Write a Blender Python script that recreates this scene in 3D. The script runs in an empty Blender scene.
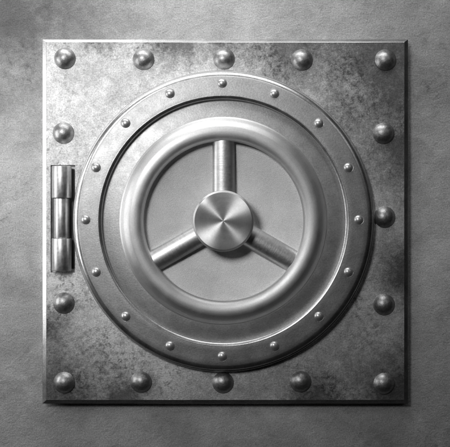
import bpy, bmesh, math, random
from mathutils import Vector, Matrix
random.seed(7)
PI = math.pi
S = 0.0025                       # metres per photograph unit
CX, CY = 225.0, 223.5            # centre of the picture
DX, DY = 223.5, 221.0            # centre of the round door
PH = 15.0                        # plate front above the wall
scene = bpy.context.scene
COL = scene.collection

# ------------------------------------------------------------------ materials
def new_mat(name):
    m = bpy.data.materials.new(name); m.use_nodes = True
    nt = m.node_tree; nt.nodes.clear()
    out = nt.nodes.new('ShaderNodeOutputMaterial')
    p = nt.nodes.new('ShaderNodeBsdfPrincipled')
    nt.links.new(p.outputs[0], out.inputs[0])
    return m, nt, p

def coords(nt, scale=(1, 1, 1), rot=(0, 0, 0)):
    tc = nt.nodes.new('ShaderNodeTexCoord'); mp = nt.nodes.new('ShaderNodeMapping')
    mp.inputs['Scale'].default_value = scale; mp.inputs['Rotation'].default_value = rot
    nt.links.new(tc.outputs['Object'], mp.inputs[0]); return mp.outputs[0]

def noise(nt, vec, scale, detail=4, rough=0.55, dist=0.0):
    n = nt.nodes.new('ShaderNodeTexNoise')
    n.inputs['Scale'].default_value = scale; n.inputs['Detail'].default_value = detail
    n.inputs['Roughness'].default_value = rough; n.inputs['Distortion'].default_value = dist
    nt.links.new(vec, n.inputs['Vector']); return n.outputs['Fac']

def ramp(nt, fac, a, b, lo, hi):
    r = nt.nodes.new('ShaderNodeMapRange')
    r.inputs['From Min'].default_value = a; r.inputs['From Max'].default_value = b
    r.inputs['To Min'].default_value = lo; r.inputs['To Max'].default_value = hi
    nt.links.new(fac, r.inputs['Value']); return r.outputs[0]

def math_n(nt, op, a, b):
    n = nt.nodes.new('ShaderNodeMath'); n.operation = op
    for i, v in enumerate((a, b)):
        if hasattr(v, 'links'): nt.links.new(v, n.inputs[i])
        else: n.inputs[i].default_value = v
    return n.outputs[0]

def mul(nt, *vals):
    o = vals[0]
    for v in vals[1:]: o = math_n(nt, 'MULTIPLY', o, v)
    return o

def bump(nt, p, height, strength, dist, prev=None):
    b = nt.nodes.new('ShaderNodeBump')
    b.inputs['Strength'].default_value = strength; b.inputs['Distance'].default_value = dist
    nt.links.new(height, b.inputs['Height'])
    if prev is not None: nt.links.new(prev, b.inputs['Normal'])
    nt.links.new(b.outputs[0], p.inputs['Normal']); return b.outputs[0]

def grey(nt, p, val):
    c = nt.nodes.new('ShaderNodeCombineColor')
    for i in range(3): nt.links.new(val, c.inputs[i])
    nt.links.new(c.outputs[0], p.inputs['Base Color'])

def mat_wall():
    m, nt, p = new_mat('wall_metal')
    v = coords(nt)
    cloud = ramp(nt, noise(nt, v, 2.6, 5, .6, .4), .32, .68, .70, 1.16)
    mid = ramp(nt, noise(nt, v, 11, 6, .68, .6), .32, .68, .80, 1.14)
    fine = ramp(nt, noise(nt, v, 300, 4, .8), .33, .67, .62, 1.25)
    # pitted dark stains in patches
    patch = ramp(nt, noise(nt, v, 4.2, 3, .5), .50, .66, 0, 1)
    spots = ramp(nt, noise(nt, v, 55, 6, .7, .8), .52, .66, 0, 1)
    stain = math_n(nt, 'SUBTRACT', 1.0, mul(nt, patch, spots, .42))
    # ragged soot patch high on the left
    d = nt.nodes.new('ShaderNodeVectorMath'); d.operation = 'DISTANCE'
    d.inputs[1].default_value = ((10 - CX) * S, (CY - 10) * S, 0); nt.links.new(v, d.inputs[0])
    near = ramp(nt, d.outputs['Value'], 10 * S, 150 * S, 1, 0)
    rag = math_n(nt, 'ADD', mul(nt, noise(nt, v, 7, 5, .65, .4), 1.2), mul(nt, noise(nt, v, 48, 5, .75, .3), .9))
    corner = math_n(nt, 'SUBTRACT', 1.0, mul(nt, ramp(nt, math_n(nt, 'ADD', mul(nt, near, .9), rag), 1.1, 1.9, 0, 1), .62))
    # thin scratches
    sv = coords(nt, (1, 14, 1), (0, 0, .25))
    scr = ramp(nt, noise(nt, sv, 26, 3, .6, .3), .64, .70, 0, .16)
    base = mul(nt, cloud, mid, fine, stain, corner, .78)
    base = math_n(nt, 'ADD', base, mul(nt, scr, .25))
    grey(nt, p, base)
    p.inputs['Metallic'].default_value = .1
    nt.links.new(ramp(nt, noise(nt, v, 18, 5, .6), .3, .7, .48, .68), p.inputs['Roughness'])
    b1 = bump(nt, p, noise(nt, v, 230, 5, .75, 0), 1.0, .0012)
    cr = coords(nt, (1, 1.5, 1), (0, 0, .3))
    bump(nt, p, noise(nt, cr, 42, 4, .55, .9), .45, .0034, b1)
    return m

def mat_plate():
    """worn rolled steel: bright rubbed metal, base colour darker in ragged patches at three corners and along the top"""
    m, nt, p = new_mat('plate_steel')
    v = coords(nt)
    cloud = ramp(nt, noise(nt, v, 6, 6, .66, .3), .34, .66, .74, 1.12)
    mid = ramp(nt, noise(nt, v, 44, 7, .8, .2), .33, .67, .72, 1.18)
    fine = ramp(nt, noise(nt, v, 300, 4, .8), .33, .67, .68, 1.24)
    vs = coords(nt, (7, 1, 1)); hs = coords(nt, (1, 7, 1))
    brush = ramp(nt, noise(nt, vs, 60, 3, .6), .35, .65, .95, 1.04)
    brush2 = ramp(nt, noise(nt, hs, 55, 3, .6), .35, .65, .95, 1.04)
    patch_mask = None  # nearness to the points where the base colour is darkened
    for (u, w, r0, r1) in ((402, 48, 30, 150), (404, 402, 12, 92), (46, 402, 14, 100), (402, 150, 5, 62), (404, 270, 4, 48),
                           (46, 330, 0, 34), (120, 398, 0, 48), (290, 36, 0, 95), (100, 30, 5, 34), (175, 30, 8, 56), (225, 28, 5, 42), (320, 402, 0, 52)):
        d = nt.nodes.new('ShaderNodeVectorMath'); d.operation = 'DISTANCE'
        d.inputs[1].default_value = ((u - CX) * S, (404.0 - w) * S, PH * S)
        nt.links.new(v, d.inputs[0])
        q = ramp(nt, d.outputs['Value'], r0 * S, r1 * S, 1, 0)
        patch_mask = q if patch_mask is None else math_n(nt, 'MAXIMUM', patch_mask, q)
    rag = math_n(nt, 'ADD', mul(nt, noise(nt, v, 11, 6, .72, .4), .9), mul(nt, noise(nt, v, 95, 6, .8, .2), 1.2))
    tot = math_n(nt, 'ADD', mul(nt, patch_mask, .95), rag)
    patch_fac = ramp(nt, tot, 1.18, 1.84, 0, 1)
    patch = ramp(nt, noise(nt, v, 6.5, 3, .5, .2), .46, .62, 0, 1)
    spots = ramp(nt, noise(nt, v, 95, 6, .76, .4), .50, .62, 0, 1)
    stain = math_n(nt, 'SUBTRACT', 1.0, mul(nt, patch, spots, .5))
    dark = math_n(nt, 'SUBTRACT', 1.0, mul(nt, patch_fac, .70))
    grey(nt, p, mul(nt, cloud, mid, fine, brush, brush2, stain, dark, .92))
    p.inputs['Metallic'].default_value = .92
    nt.links.new(ramp(nt, noise(nt, v, 9, 6, .65), .3, .7, .50, .62), p.inputs['Roughness'])
    b1 = bump(nt, p, noise(nt, v, 240, 5, .75, 0), .45, .0008)
    bump(nt, p, noise(nt, v, 60, 5, .7, .2), .28, .0014, b1)
    return m

def mat_cast(name, base, rough, metallic=.95, grain=.3, amt=.14, gscale=300):
    """satin blasted steel with fine grain"""
    m, nt, p = new_mat(name)
    v = coords(nt)
    fine = ramp(nt, noise(nt, v, gscale, 3, .7), .3, .7, 1 - amt, 1 + amt * .7)
    cloud = ramp(nt, noise(nt, v, 13, 5, .6, .4), .33, .68, .90, 1.06)
    grey(nt, p, mul(nt, fine, cloud, base))
    p.inputs['Metallic'].default_value = metallic
    nt.links.new(ramp(nt, noise(nt, v, 30, 4, .6), .3, .7, rough - .04, rough + .05), p.inputs['Roughness'])
    bump(nt, p, noise(nt, v, gscale * .8, 4, .65), grain, .0008)
    return m

def mat_turned(name, base, rough, aniso, wedge_bump=0.0, strength=.1):
    """lathe-turned metal, grooves run round the local Z axis"""
    m, nt, p = new_mat(name)
    v = coords(nt)
    sep = nt.nodes.new('ShaderNodeSeparateXYZ'); nt.links.new(v, sep.inputs[0])
    r2 = math_n(nt, 'ADD', mul(nt, sep.outputs[0], sep.outputs[0]), mul(nt, sep.outputs[1], sep.outputs[1]))
    r = math_n(nt, 'POWER', r2, .5)
    comb = nt.nodes.new('ShaderNodeCombineXYZ'); nt.links.new(r, comb.inputs[0])
    g = noise(nt, comb.outputs[0], 900, 4, .7)
    fine = ramp(nt, noise(nt, v, 330, 3, .7), .3, .7, .90, 1.06)
    grey(nt, p, mul(nt, ramp(nt, g, .3, .7, .80, 1.12), fine, base))
    p.inputs['Metallic'].default_value = 1
    nt.links.new(ramp(nt, noise(nt, v, 16, 6, .7, .5), .3, .7, rough - .05, rough + .06), p.inputs['Roughness'])
    p.inputs['Anisotropic'].default_value = aniso
    p.inputs['Anisotropic Rotation'].default_value = .25
    tg = nt.nodes.new('ShaderNodeTangent'); tg.direction_type = 'RADIAL'; tg.axis = 'Z'
    nt.links.new(tg.outputs[0], p.inputs['Tangent'])
    b = bump(nt, p, g, strength, .0004)
    if wedge_bump:                                       # three-lobed bump added to split the highlight into wedges
        th = math_n(nt, 'ARCTAN2', sep.outputs[1], sep.outputs[0])
        c3 = math_n(nt, 'COSINE', math_n(nt, 'MULTIPLY', math_n(nt, 'SUBTRACT', th, math.radians(133)), 3.0), 0.0)
        bump(nt, p, mul(nt, r, c3, wedge_bump / 3), 1.0, 1.0, b)
    return m

def mat_spoke():
    m, nt, p = new_mat('spoke_steel')
    v = coords(nt)                                    # local X runs along the spoke
    along = coords(nt, (1, .10, .10))
    rings = noise(nt, along, 330, 3, .6)
    blot = noise(nt, coords(nt, (1, .5, .5)), 210, 4, .7)
    grey(nt, p, mul(nt, ramp(nt, rings, .3, .7, .90, 1.07), ramp(nt, blot, .3, .7, .94, 1.05), .72))
    p.inputs['Metallic'].default_value = 1
    nt.links.new(ramp(nt, blot, .3, .7, .40, .48), p.inputs['Roughness'])
    b = bump(nt, p, rings, .16, .0008)
    bump(nt, p, noise(nt, v, 260, 3, .6), .2, .0006, b)
    return m

def mat_hinge():
    m, nt, p = new_mat('hinge_steel')
    v = coords(nt, (1, .06, 1))
    st = noise(nt, v, 150, 4, .65)
    grey(nt, p, mul(nt, ramp(nt, st, .3, .7, .82, 1.08), .72))
    p.inputs['Metallic'].default_value = 1
    nt.links.new(ramp(nt, st, .3, .7, .36, .48), p.inputs['Roughness'])
    bump(nt, p, st, .15, .0006)
    return m

M = dict(
    wall=mat_wall(), plate=mat_plate(),
    ring=mat_cast('door_steel', .60, .49, grain=.3, amt=.22),
    dish=mat_cast('panel_steel', .80, .52, grain=.22, amt=.22, gscale=520),
    rim=mat_turned('rim_steel', .80, .48, .25, strength=.5),
    hub=mat_turned('hub_steel', .72, .46, .66, wedge_bump=.16, strength=.10),
    spoke=mat_spoke(), hinge=mat_hinge(),
    rivet=mat_cast('rivet_steel', .52, .42, grain=.9, amt=.32, gscale=120, metallic=.95),
    screw=mat_cast('screw_steel', .74, .36, grain=.1, amt=.05, metallic=.8),
    edge=mat_cast('edge_steel', .84, .32, grain=.12, amt=.24, metallic=1),
    dark=mat_cast('dark_steel', .12, .5, grain=.3),
)

# ------------------------------------------------------------------ meshes
def finish(name, bm, mat, parent=None, loc=(0, 0, 0), rot=(0, 0, 0), angle=32):
    bmesh.ops.recalc_face_normals(bm, faces=bm.faces)
    for f in bm.faces: f.smooth = True
    for e in bm.edges:
        if len(e.link_faces) == 2 and e.calc_face_angle(0) > math.radians(angle): e.smooth = False
    me = bpy.data.meshes.new(name); bm.to_mesh(me); bm.free()
    me.materials.append(mat)
    o = bpy.data.objects.new(name, me); COL.objects.link(o)
    o.location = loc; o.rotation_euler = rot
    if parent: o.parent = parent
    return o

def lathe(profile, seg=256):
    """profile: (radius, height) in photograph units, revolved about local Z; closes at r = 0"""
    bm = bmesh.new(); rings = []
    for r, h in profile:
        if r < 1e-6: rings.append([bm.verts.new((0, 0, h * S))])
        else: rings.append([bm.verts.new((r * S * math.cos(2 * PI * k / seg), r * S * math.sin(2 * PI * k / seg), h * S)) for k in range(seg)])
    for a, b in zip(rings, rings[1:]):
        for k in range(seg):
            j = (k + 1) % seg
            if len(a) == 1: bm.faces.new((a[0], b[k], b[j]))
            elif len(b) == 1: bm.faces.new((a[k], a[j], b[0]))
            else: bm.faces.new((a[k], a[j], b[j], b[k]))
    return bm

def arc(cr, ch, rad, a0, a1, n, sy=1.0):
    return [(cr + rad * math.cos(math.radians(a0 + (a1 - a0) * i / n)),
             ch + sy * rad * math.sin(math.radians(a0 + (a1 - a0) * i / n))) for i in range(n + 1)]

def P(u, v, h=0.0, ox=CX, oy=CY):
    return ((u - ox) * S, (oy - v) * S, h * S)

def root(name, u, v, label, cat):
    o = bpy.data.objects.new(name, None); COL.objects.link(o)
    o.empty_display_size = .1
    o.location = ((u - CX) * S, 0, (CY - v) * S)
    o.rotation_euler = (PI / 2, 0, 0)                 # local Z points out of the wall
    o['label'] = label; o['category'] = cat
    return o

# ------------------------------------------------------------------ wall
bm = bmesh.new()
bmesh.ops.create_grid(bm, x_segments=8, y_segments=8, size=3.0)
wall = finish('wall', bm, M['wall'], rot=(PI / 2, 0, 0))
wall['kind'] = 'structure'
wall['label'] = 'mottled grey wall behind the square riveted plate'
wall['category'] = 'wall'

# ------------------------------------------------------------------ square plate
L0, R0, T0, B0 = 42.0, 408.5, 39.0, 404.0             # footprint
L1, R1, T1, B1 = 46.3, 404.3, 42.2, 400.0             # front face
plate_root = root('riveted_steel_plate', CX, 404.0,
                  'scuffed square steel plate with big domed rivets along its edges, behind the round door', 'steel plate')
OX, OY = CX, 404.0

def make_plate(edge_only=False):
    bm = bmesh.new()
    def rect(l, r, t, b, h, n=1):
        return [bm.verts.new(P(u, v, h, OX, OY)) for u, v in ((l, t), (r, t), (r, b), (l, b))]
    levels = [rect(L0, R0, T0, B0, 0.05), rect(L0, R0, T0, B0, PH - 2.8),
              rect(L0 + .25, R0 - .25, T0 + .2, B0 - .2, PH - 2.5),
              rect(L1 - .35, R1 + .35, T1 - .3, B1 + .3, PH - .15),
              rect(L1 + .1, R1 - .1, T1 + .1, B1 - .1, PH)]
    for n, (a, b) in enumerate(zip(levels, levels[1:])):
        if edge_only != (n in (2, 3)): continue
        for k in range(4):
            j = (k + 1) % 4; bm.faces.new((a[k], a[j], b[j], b[k]))
    if edge_only:
        for vv in [q for q in bm.verts if not q.link_faces]: bm.verts.remove(vv)
        return bm
    # recess for the hinge
    o = levels[-1]
    hl, hr, ht, hb = 50.6, 75.2, 165.0, 272.5
    h = rect(hl, hr, ht, hb, PH); d = rect(hl + .3, hr - .3, ht + .3, hb - .3, PH - 5.5)
    for k in range(4):
        j = (k + 1) % 4
        bm.faces.new((o[k], o[j], h[j], h[k])); bm.faces.new((h[k], h[j], d[j], d[k]))
    bm.faces.new(d)
    return bm
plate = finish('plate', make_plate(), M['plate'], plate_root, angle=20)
bevel = finish('bevelled_edge', make_plate(True), M['edge'], plate_root, angle=12)
plate['label'] = 'scuffed flat face of the plate'

# big rivets
RS = 10.5 / math.sin(math.radians(60))
rv = [(10.75, 0), (10.75, .7), (10.6, 1.0)] + \
     [(RS * math.sin(math.radians(a)), 1.1 + RS * (math.cos(math.radians(a)) - .5)) for a in (60, 54, 48, 42, 36, 30, 24, 18, 12, 7, 4)] + \
     [(0, 1.1 + RS * .5)]
big = [(65, 58.5), (143.5, 59.5), (224, 58.8), (302, 60), (385.5, 60),
       (63.5, 133), (63.8, 303), (64.2, 382.5), (383.5, 133.5), (384.5, 217), (384, 304.5),
       (141, 382), (223, 382.5), (300.5, 381.5), (384, 383.5)]
proto = finish('rivet', lathe(rv, 64), M['rivet'], plate_root)
for i, (u, v) in enumerate(big):
    o = proto if i == 0 else proto.copy()
    if i: COL.objects.link(o); o.parent = plate_root
    o.location = P(u, v, PH - .02, OX, OY)
    o.rotation_euler = (random.uniform(-.05, .05), random.uniform(-.05, .05), random.uniform(0, 6.28))

# hinge: recess floor leaf + three knuckles
def box(bm, x0, x1, y0, y1, z0, z1):
    vs = [bm.verts.new((x, y, z)) for x in (x0, x1) for y in (y0, y1) for z in (z0, z1)]
    for q in ((0, 1, 3, 2), (4, 6, 7, 5), (0, 4, 5, 1), (2, 3, 7, 6), (0, 2, 6, 4), (1, 5, 7, 3)):
        bm.faces.new([vs[i] for i in q])
HX, HY = 62.4, 219.0
bm = bmesh.new()
box(bm, -10.5 * S, 11.4 * S, -50 * S, 50 * S, .02 * S, 1.6 * S)
hinge = finish('hinge', bm, M['dark'], plate_root, P(HX, HY, PH - 5.4, OX, OY))
def knuckle(v0, v1, r, name, lbl=None):
    ln = v1 - v0; b = .7
    prof = [(0, 0), (r - b, 0), (r - .2, .25), (r, b), (r, ln - b), (r - .2, ln - .25), (r - b, ln), (0, ln)]
    o = finish(name, lathe(prof, 96), M['hinge'], hinge, ((0), (HY - v1) * S, 10.0 * S), (-PI / 2, 0, 0))
    if lbl: o['label'] = lbl
    return o
knuckle(166.4, 198.3, 9.7, 'knuckle')
knuckle(238.2, 270.6, 9.7, 'knuckle')
knuckle(198.4, 238.1, 7.7, 'knuckle', 'slimmer middle hinge knuckle')

# ------------------------------------------------------------------ round door
door = root('vault_hatch', DX, DY,
            'round steel vault door with a screwed rim and three-spoke hand wheel', 'vault door')
H = PH + 6.0                                                # heights below are above the wall
prof = [(149.9, PH + .02), (149.7, H + 1.2), (149.0, H + 2.6), (147.2, H + 3.0), (146.8, H + 3.6), (146.6, H + 6.6),
        (146.2, H + 7.3), (143.6, H + 8.95), (142.9, H + 9.4), (141.8, H + 9.75)]
prof += [(r, H + 9.75 + (141.8 - r) * .085) for r in (138, 133, 128, 123.8)]
prof += [(123.0, H + 11.2), (122.95, H + 10.9), (120.6, H + 9.8), (120.4, H + 8.8), (120.2, H + 4.6), (119.8, H + 4.3), (119.0, H + 4.5)]
prof += [(r, H + 4.6 + (119.4 - r) * .135) for r in (114, 108, 103)]
prof += [(98, H + 6.9), (88, H + 4.0)]
flange = finish('flange_ring', lathe(prof, 320), M['ring'], door, angle=28)
dish = [(94, H + .6)] + [(r, H - 5.4 + 5.4 * (r / 90.0) ** 2) for r in (90, 85, 78, 70, 60, 50, 40, 30, 20, 10)] + [(0, H - 5.4)]
panel = finish('inner_panel', lathe(dish, 256), M['dish'], door)

lip = [(120.1, H + 8.9), (120.1, H + 9.8), (120.4, H + 10.2), (122.5, H + 11.12), (123.0, H + 11.3), (123.7, H + 11.26)]
finish('inner_lip', lathe(lip, 320), M['edge'], door, angle=40)['label'] = 'polished bright lip round the inside of the flange ring'

lip = [(147.35, H + 5.5), (147.3, H + 7.2), (147.0, H + 7.8), (144.7, H + 8.95), (143.8, H + 9.22), (142.6, H + 9.45)]
finish('outer_lip', lathe(lip, 320), M['edge'], door, angle=40)['label'] = 'polished bright lip round the outside of the flange ring'

# flange rivets
sp = [(5.3, 0), (5.3, .3), (5.1, .5), (4.85, .45), (4.7, .6)] + \
     [(4.6 * math.cos(math.radians(a)), .6 + 3.3 * math.sin(math.radians(a))) for a in (8, 16, 24, 32, 40, 48, 56, 63, 70, 76, 81, 85)] + [(0, 3.9)]
sbm = lathe(sp, 128)
sproto = finish('flange_rivet', sbm, M['screw'], door)
for k in range(16):
    a = PI / 2 + k * PI / 8
    o = sproto if k == 0 else sproto.copy()
    if k: COL.objects.link(o); o.parent = door
    o.location = (-1.2 * S + 134.2 * S * math.cos(a), 1.2 * S + 134.2 * S * math.sin(a), (H + 9.65) * S)
    o.rotation_euler = (random.uniform(-.04, .04), random.uniform(-.04, .04), random.uniform(-.12, .12))

# hand wheel
def smooth_curve(pts, n=6):
    out = []
    for i in range(len(pts) - 1):
        p0, p1, p2, p3 = pts[max(i - 1, 0)], pts[i], pts[i + 1], pts[min(i + 2, len(pts) - 1)]
        for q in range(n):
            t = q / n
            out.append(tuple(.5 * ((2 * b) + (-a + c) * t + (2 * a - 5 * b + 4 * c - d) * t * t + (-a + 3 * b - 3 * c + d) * t ** 3)
                             for a, b, c, d in zip(p0, p1, p2, p3)))
    return out + [pts[-1]]
rp = [(80.9, -3.0), (80.5, 2.0), (79.2, 5.0), (78.7, 7.6), (79.4, 10.6), (81.5, 12.9), (84.6, 14.3), (88.4, 14.8), (92.2, 14.3),
      (95.2, 12.9), (97.8, 11.2), (99.8, 9.4), (101.4, 7.9), (102.8, 7.0), (103.4, 6.0)]
rim = finish('hand_wheel', lathe([(r, H + h) for r, h in smooth_curve(rp)], 320), M['rim'], door, angle=50)
for k, a in enumerate((PI / 2, PI / 2 + 2 * PI / 3, PI / 2 + 4 * PI / 3)):
    bm = bmesh.new(); n = 64; r0, r1 = 20.0, 86.0
    rings = []
    for t, rad in ((r0, 11.0), (r0 + 22, 11.0), (r1 - 22, 11.0), (r1, 11.0)):
        rings.append([bm.verts.new((t * S, rad * S * math.cos(2 * PI * q / n), rad * .76 * S * math.sin(2 * PI * q / n))) for q in range(n)])
    for A, B in zip(rings, rings[1:]):
        for q in range(n): bm.faces.new((A[q], A[(q + 1) % n], B[(q + 1) % n], B[q]))
    bm.faces.new(rings[0]); bm.faces.new(rings[-1])
    finish('spoke', bm, M['spoke'], rim, (0, 0, (H + 2.3) * S), (0, 0, a), angle=60)
HR = 29.8
hp = [(0, 0), (HR - 1.5, 0), (HR, 1.0), (HR, 18.6), (HR - .3, 19.4), (HR - 2.0, 20.9), (HR - 2.5, 21.0)] + \
     [(r, 21.0 + (HR - 2.5 - r) * .012) for r in (22, 16, 10, 5, 2)] + [(.6, 21.32), (0, 21.33)]
finish('hub', lathe(hp, 192), M['hub'], rim, (-.2 * S, -.1 * S, (H + 5) * S), angle=24)

# ------------------------------------------------------------------ lights
def area(name, loc, target, sx, sy, power, spread=180):
    d = bpy.data.lights.new(name, 'AREA'); d.shape = 'RECTANGLE'; d.size = sx; d.size_y = sy
    d.energy = power; d.spread = math.radians(spread)
    o = bpy.data.objects.new(name, d); COL.objects.link(o); o.location = loc
    o.rotation_euler = (Vector(target) - Vector(loc)).to_track_quat('-Z', 'Y').to_euler()
    return o
def spot(name, loc, target, cone, power, radius):
    d = bpy.data.lights.new(name, 'SPOT'); d.spot_size = math.radians(cone); d.spot_blend = 1.0
    d.energy = power; d.shadow_soft_size = radius
    o = bpy.data.objects.new(name, d); COL.objects.link(o); o.location = loc
    o.rotation_euler = (Vector(target) - Vector(loc)).to_track_quat('-Z', 'Y').to_euler()
    return o
spot('key_spot', (-.72, -1.0, .58), (-.14, 0, .08), 58, 4, .14)
spot('high_spot', (-.95, -2.8, .95), (-.15, 0, .11), 33, 110, .38)
area('left_softbox', (-1.25, -.42, .12), (-.3, 0, .05), .36, .9, 2.5, 140)
area('top_softbox', (-.20, -.36, 1.15), (-.08, 0, .15), 1.5, .40, 4.8, 140)
area('right_softbox', (1.7, -2.3, 1.3), (0, 0, 0), .5, .5, 1.2)

w = bpy.data.worlds.new('World'); scene.world = w; w.use_nodes = True
nt = w.node_tree; bg = nt.nodes['Background']
tc = nt.nodes.new('ShaderNodeTexCoord'); sp_ = nt.nodes.new('ShaderNodeSeparateXYZ'); nt.links.new(tc.outputs['Generated'], sp_.inputs[0])
cr = nt.nodes.new('ShaderNodeValToRGB')
mr = nt.nodes.new('ShaderNodeMapRange'); mr.inputs['From Min'].default_value = -1
nt.links.new(sp_.outputs[2], mr.inputs[0]); nt.links.new(mr.outputs[0], cr.inputs[0])
e = cr.color_ramp.elements
e[0].position = 0; e[0].color = (.05, .05, .05, 1)
e[1].position = 1; e[1].color = (.25, .25, .25, 1)
x = e.new(.46); x.color = (.012, .012, .012, 1)
x = e.new(.70); x.color = (.02, .02, .02, 1)
nt.links.new(cr.outputs[0], bg.inputs[0]); bg.inputs[1].default_value = .1

# ------------------------------------------------------------------ camera
cam = bpy.data.cameras.new('Camera'); cam.lens = 80.0; cam.sensor_width = 36; cam.clip_end = 100
co = bpy.data.objects.new('Camera', cam); COL.objects.link(co)
co.location = (0, -2.5 - PH * S, 0); co.rotation_euler = (PI / 2, 0, 0)
scene.camera = co
scene.view_settings.view_transform = 'Standard'
scene.view_settings.look = 'None'
scene.view_settings.exposure = 0.1
scene.view_settings.gamma = 1
